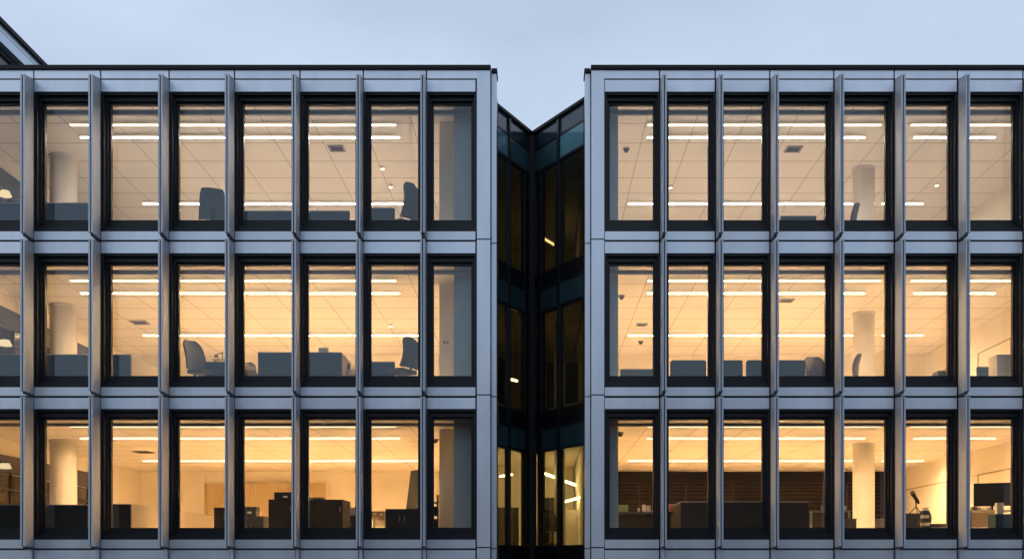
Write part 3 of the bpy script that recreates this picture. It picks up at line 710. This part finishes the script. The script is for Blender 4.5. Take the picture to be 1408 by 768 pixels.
carton(1371, 1380, 1.45, 690.5, 706, 'upright pale paper box on the grey pedestal, lowest storey', 'paper', dep=.12, zb=zt)
def cluster(px0, px1, d, zb, n, hmax, label, cat='desk clutter', name='desk_items'):
    x0, x1 = X(px0, d), X(px1, d)
    t = thing(name, label, cat, ((x0 + x1) / 2, d, zb)); x = x0; k = 0
    mats = ['dgrey', 'paper', 'black', 'lamin', 'grey']
    while x < x1 - .03 and k < n:
        w = random.uniform(.06, .16); h = random.uniform(.35, 1) * hmax; w = min(w, x1 - x)
        kind = k % 3
        if kind == 0: MB().box(x, x + w, d - .05, d + .1, zb, zb + h, .004).build('file_box', mats[k % 5], t)
        elif kind == 1: MB().tube((x + w / 2, d, zb), (x + w / 2, d, zb + h * .6), w * .32, w * .36, 16).build('cup', mats[(k + 2) % 5], t, smooth=True)
        else: MB().prism([(d - .04, zb), (d + .08, zb), (d + .1, zb + h), (d + .07, zb + h)], 'x', x, x + w).build('paper_stand', mats[(k + 1) % 5], t)
        x += w + random.uniform(.01, .05); k += 1
    return t
cluster(478, 488, 2.2, FLOOR[1] + .74, 3, .3, 'dark jumble of desk items beside the pale side panel, middle storey')
z = desk(474, 498, 2.0, 1, 'small pale desk beside the pale side panel, middle storey')
cluster(1337, 1366, 2.08, d4, 6, .12, 'row of small papers and cups on the cluttered desk, last window, lowest storey')
cluster(866, 900, 2.4, d1, 6, .2, 'jumble of dark office items beside the green folders, lowest storey')
cluster(1130, 1165, 3.4, d3, 5, .18, 'small office items on the dark desk near the round column, lowest storey')
carton(438, 451, 1.36, 478, 484.3, 'pale paper tray on top of the sixth window screen, middle storey', 'paper', dep=.1, zb=Z(483.9, 1.4))
zq = desk(292, 322, 2.0, 1, 'pale desk behind the wing-backed chair, middle storey', h=1.0)
dl = thing('desk_lamp', 'small articulated desk lamp behind the wing-backed chair, middle storey', 'lamp', (X(301, 2.2), 2.2, zq))
a0, a1, a2 = Vector((X(306, 2.2), 2.2, zq + .02)), Vector((X(305.5, 2.2), 2.2, Z(484, 2.2))), Vector((X(297, 2.2), 2.2, Z(488, 2.2)))
MB().tube(a0, a1, .012).tube(a1, a2, .012).build('arm', 'dgrey', dl)
MB().tube((a0.x, a0.y, zq), (a0.x, a0.y, zq + .02), .08, n=20).build('foot', 'black', dl)
MB().tube(a2 + Vector((0, 0, .02)), a2 - Vector((0, 0, .06)), .03, .07, 16).build('lamp_shade', 'dgrey', dl, smooth=True)
z9 = desk(1070, 1150, 2.0, 0, 'pale desk behind the low pale-topped screen, top storey', h=.74)
cluster(1100, 1124, 2.1, FLOOR[0] + .74, 4, .35, 'small items showing over the low pale-topped screen, top storey')
# built-in maple cupboard and door at the back of the lowest storey
d = DEPTH[2]
cu = thing('cupboard', 'maple cupboard wall at the back of the lowest storey, behind the broad cabinet block', 'cupboard', (X(380, d), d - .3, FLOOR[2]))
x0, x1, zt = X(318, d), X(450, d), Z(664, d)
MB().box(x0, x1, d - .28, d - .035, FLOOR[2], zt).build('carcass', 'wood', cu)
for i in range(5):
    w = (x1 - x0) / 5
    dr = MB().box(x0 + w * i + .012, x0 + w * (i + 1) - .012, d - .302, d - .282, FLOOR[2] + .08, zt - .04).build('door', 'wood', cu)
    MB().tube((x0 + w * i + .1, d - .32, FLOOR[2] + 1.0), (x0 + w * i + .1, d - .32, FLOOR[2] + 1.15), .01, n=8).build('handle', 'trim', dr)
dr = MB().box(X(284, d), X(311, d), d - .06, d - .032, FLOOR[2], Z(666, d)).build('door', 'wood', left)
MB().box(X(282, d), X(284, d) - .002, d - .09, d - .031, FLOOR[2], Z(664, d)).box(X(311, d) + .002, X(313, d), d - .09, d - .031, FLOOR[2], Z(664, d)).box(X(284, d), X(311, d), d - .09, d - .031, Z(666, d) + .002, Z(664, d)).build('door_frame', 'wood', dr)
# wall switch plate on the pale partition, middle storey
sp = thing('wall_socket', 'double switch plate on the pale partition in the last window before the notch, middle storey', 'switch', (X(613, 2.49), 2.49, Z(470, 2.49)))
MB().box(X(609.5, 2.48), X(612.5, 2.48), 2.485, 2.498, Z(472, 2.48), Z(468, 2.48), .003).build('plate', 'grey', sp)
MB().box(X(614, 2.48), X(616.5, 2.48), 2.485, 2.498, Z(472.5, 2.48), Z(469, 2.48), .003).build('plate', 'grey', sp)
# small glowing lamps on the dark side glazing
for f, py in ((0, 266), (1, 471), (2, 640)):
    x = SWL[f] + .2; d = DIST * (x * PPM / (7 - PX0) - 1); z = Z(py, d)
    t = thing('wall_lamp', 'small glowing lamp by the dark side glazing, first window, %s storey' % STOREY[f], 'lamp', (x, d, z), 0, 'small wall lamps')
    MB().tube((x, d, z - .07), (x, d, z + .07), .17, .11, 20).build('lamp_shade', 'lampdim%d' % f, t, smooth=True)
    MB().tube((SWL[f] + .06, d, z + .09), (x, d, z + .09), .02, n=8).tube((x, d, z + .071), (x, d, z + .1), .02, n=8).build('bracket', 'black', t)
# furniture glimpsed in the glass link
cabinet(748, 766, 7.0, 700, 2, 'dark cabinet deep inside the lowest glass fold', .6, 'black', 2)
cabinet(684, 713, 8.5, 697, 2, 'long dark cabinet in the lowest glass fold beside the eight-column block', .6, 'dgrey', 2)
cabinet(778, 796, 9.0, 700, 2, 'tall pale cabinet in the lowest glass fold beside the seven-column block', .6, 'lamin', 1)
screen(744, 772, 9.5, 683, 2, 'dark screen standing at the back of the lowest glass fold', 'fabric_dark')
cabinet(752, 800, 9.0, 498, 1, 'dark cabinet at the back of the middle glass fold', .6, 'dgrey', 3)
chair(757, 5.9, 2, 1.05, math.radians(20), 'dark chair inside the lowest glass fold', 'dgrey')

# ------------------------------------------------------------------ ground, opposite building
def struct(o): o['kind'] = 'structure'; return o
g = bpy.data.meshes.new('ground'); g.from_pydata([(-600, -600, 0), (600, -600, 0), (600, 600, 0), (-600, 600, 0)], [], [(0, 1, 2, 3)]); g.materials.append(M['ground'])
go = bpy.data.objects.new('ground', g); COL.objects.link(go); struct(go)
OB_H = 12.0
ob = thing('brick_building', 'dark brick block across the street mirrored faintly in the lower windows', 'building', (0, -52, 0))
MB().box(-48, 48, -62, -50, 0, OB_H).build('wall', 'opposite', ob)
MB().box(-48.2, 48.2, -62.2, -49.8, OB_H + .002, OB_H + .4).build('coping', 'coping', ob)
for r in range(4):
    for c in range(16):
        x = -45 + c * 6; z = 1.0 + r * 2.8
        w = MB().box(x, x + 2.4, -49.998, -49.94, z, z + 2.0).build('window', 'oppglass', ob)

# ------------------------------------------------------------------ sky, sun, camera
W = bpy.data.worlds.new('World'); S.world = W; W.use_nodes = True
nt = W.node_tree; nt.nodes.clear(); L = nt.links
out = N(nt, 'ShaderNodeOutputWorld'); bg = N(nt, 'ShaderNodeBackground', Strength=.1)
SUN_EL, SUN_AZ = math.radians(30), math.radians(238)
sky = N(nt, 'ShaderNodeTexSky', sky_type='NISHITA'); sky.sun_disc = False; sky.sun_elevation = SUN_EL; sky.sun_rotation = SUN_AZ
sky.air_density = 1.0; sky.dust_density = .6; sky.ozone_density = 2.0
tc = N(nt, 'ShaderNodeTexCoord'); mp = N(nt, 'ShaderNodeMapping'); mp.inputs['Scale'].default_value = (1.0, 1.0, 2.6); mp.inputs['Location'].default_value = (.35, 0, .2)
no = N(nt, 'ShaderNodeTexNoise', Scale=2.1, Detail=5.0, Roughness=.5)
L.new(tc.outputs['Generated'], mp.inputs[0]); L.new(mp.outputs[0], no.inputs['Vector'])
rp = N(nt, 'ShaderNodeMapRange'); rp.inputs['From Min'].default_value = .32; rp.inputs['From Max'].default_value = .68; rp.inputs['To Min'].default_value = .68; rp.inputs['To Max'].default_value = 1.0
L.new(no.outputs['Fac'], rp.inputs['Value'])
mx = N(nt, 'ShaderNodeMix', data_type='RGBA'); L.new(rp.outputs[0], mx.inputs['Factor']); L.new(sky.outputs[0], mx.inputs[6])
mx.inputs[7].default_value = (6.05, 7.3, 9.2, 1)
L.new(mx.outputs[2], bg.inputs['Color']); L.new(bg.outputs[0], out.inputs[0])

sun = bpy.data.lights.new('sun', 'SUN'); sun.energy = .5; sun.angle = math.radians(25); sun.color = (1, .95, .9)
so = bpy.data.objects.new('sun', sun); COL.objects.link(so)
sd = Vector((math.sin(SUN_AZ) * math.cos(SUN_EL), math.cos(SUN_AZ) * math.cos(SUN_EL), math.sin(SUN_EL)))   # towards the sun
so.rotation_euler = sd.to_track_quat('Z', 'Y').to_euler(); so.location = (0, -20, 40)

cam = bpy.data.cameras.new('camera'); co = bpy.data.objects.new('camera', cam); COL.objects.link(co)
co.location = (0, -DIST, ZC); co.rotation_euler = (math.radians(90), 0, 0)
cam.sensor_fit = 'HORIZONTAL'; cam.sensor_width = 36; cam.lens = 36 * PPM * DIST / 1408
cam.shift_x = (704 - PX0) / 1408; cam.shift_y = (PY0 - 384) / 1408
cam.clip_start = .1; cam.clip_end = 3000
S.camera = co
S.render.engine = 'CYCLES'
S.cycles.use_denoising = True
try: S.cycles.denoiser = 'OPENIMAGEDENOISE'
except Exception: pass
S.cycles.max_bounces = 10; S.cycles.diffuse_bounces = 7; S.cycles.glossy_bounces = 4; S.cycles.transparent_max_bounces = 16
S.cycles.sample_clamp_indirect = 40.0
S.cycles.caustics_reflective = False; S.cycles.caustics_refractive = False
S.view_settings.view_transform = 'Standard'; S.view_settings.look = 'None'; S.view_settings.exposure = 0; S.view_settings.gamma = 1
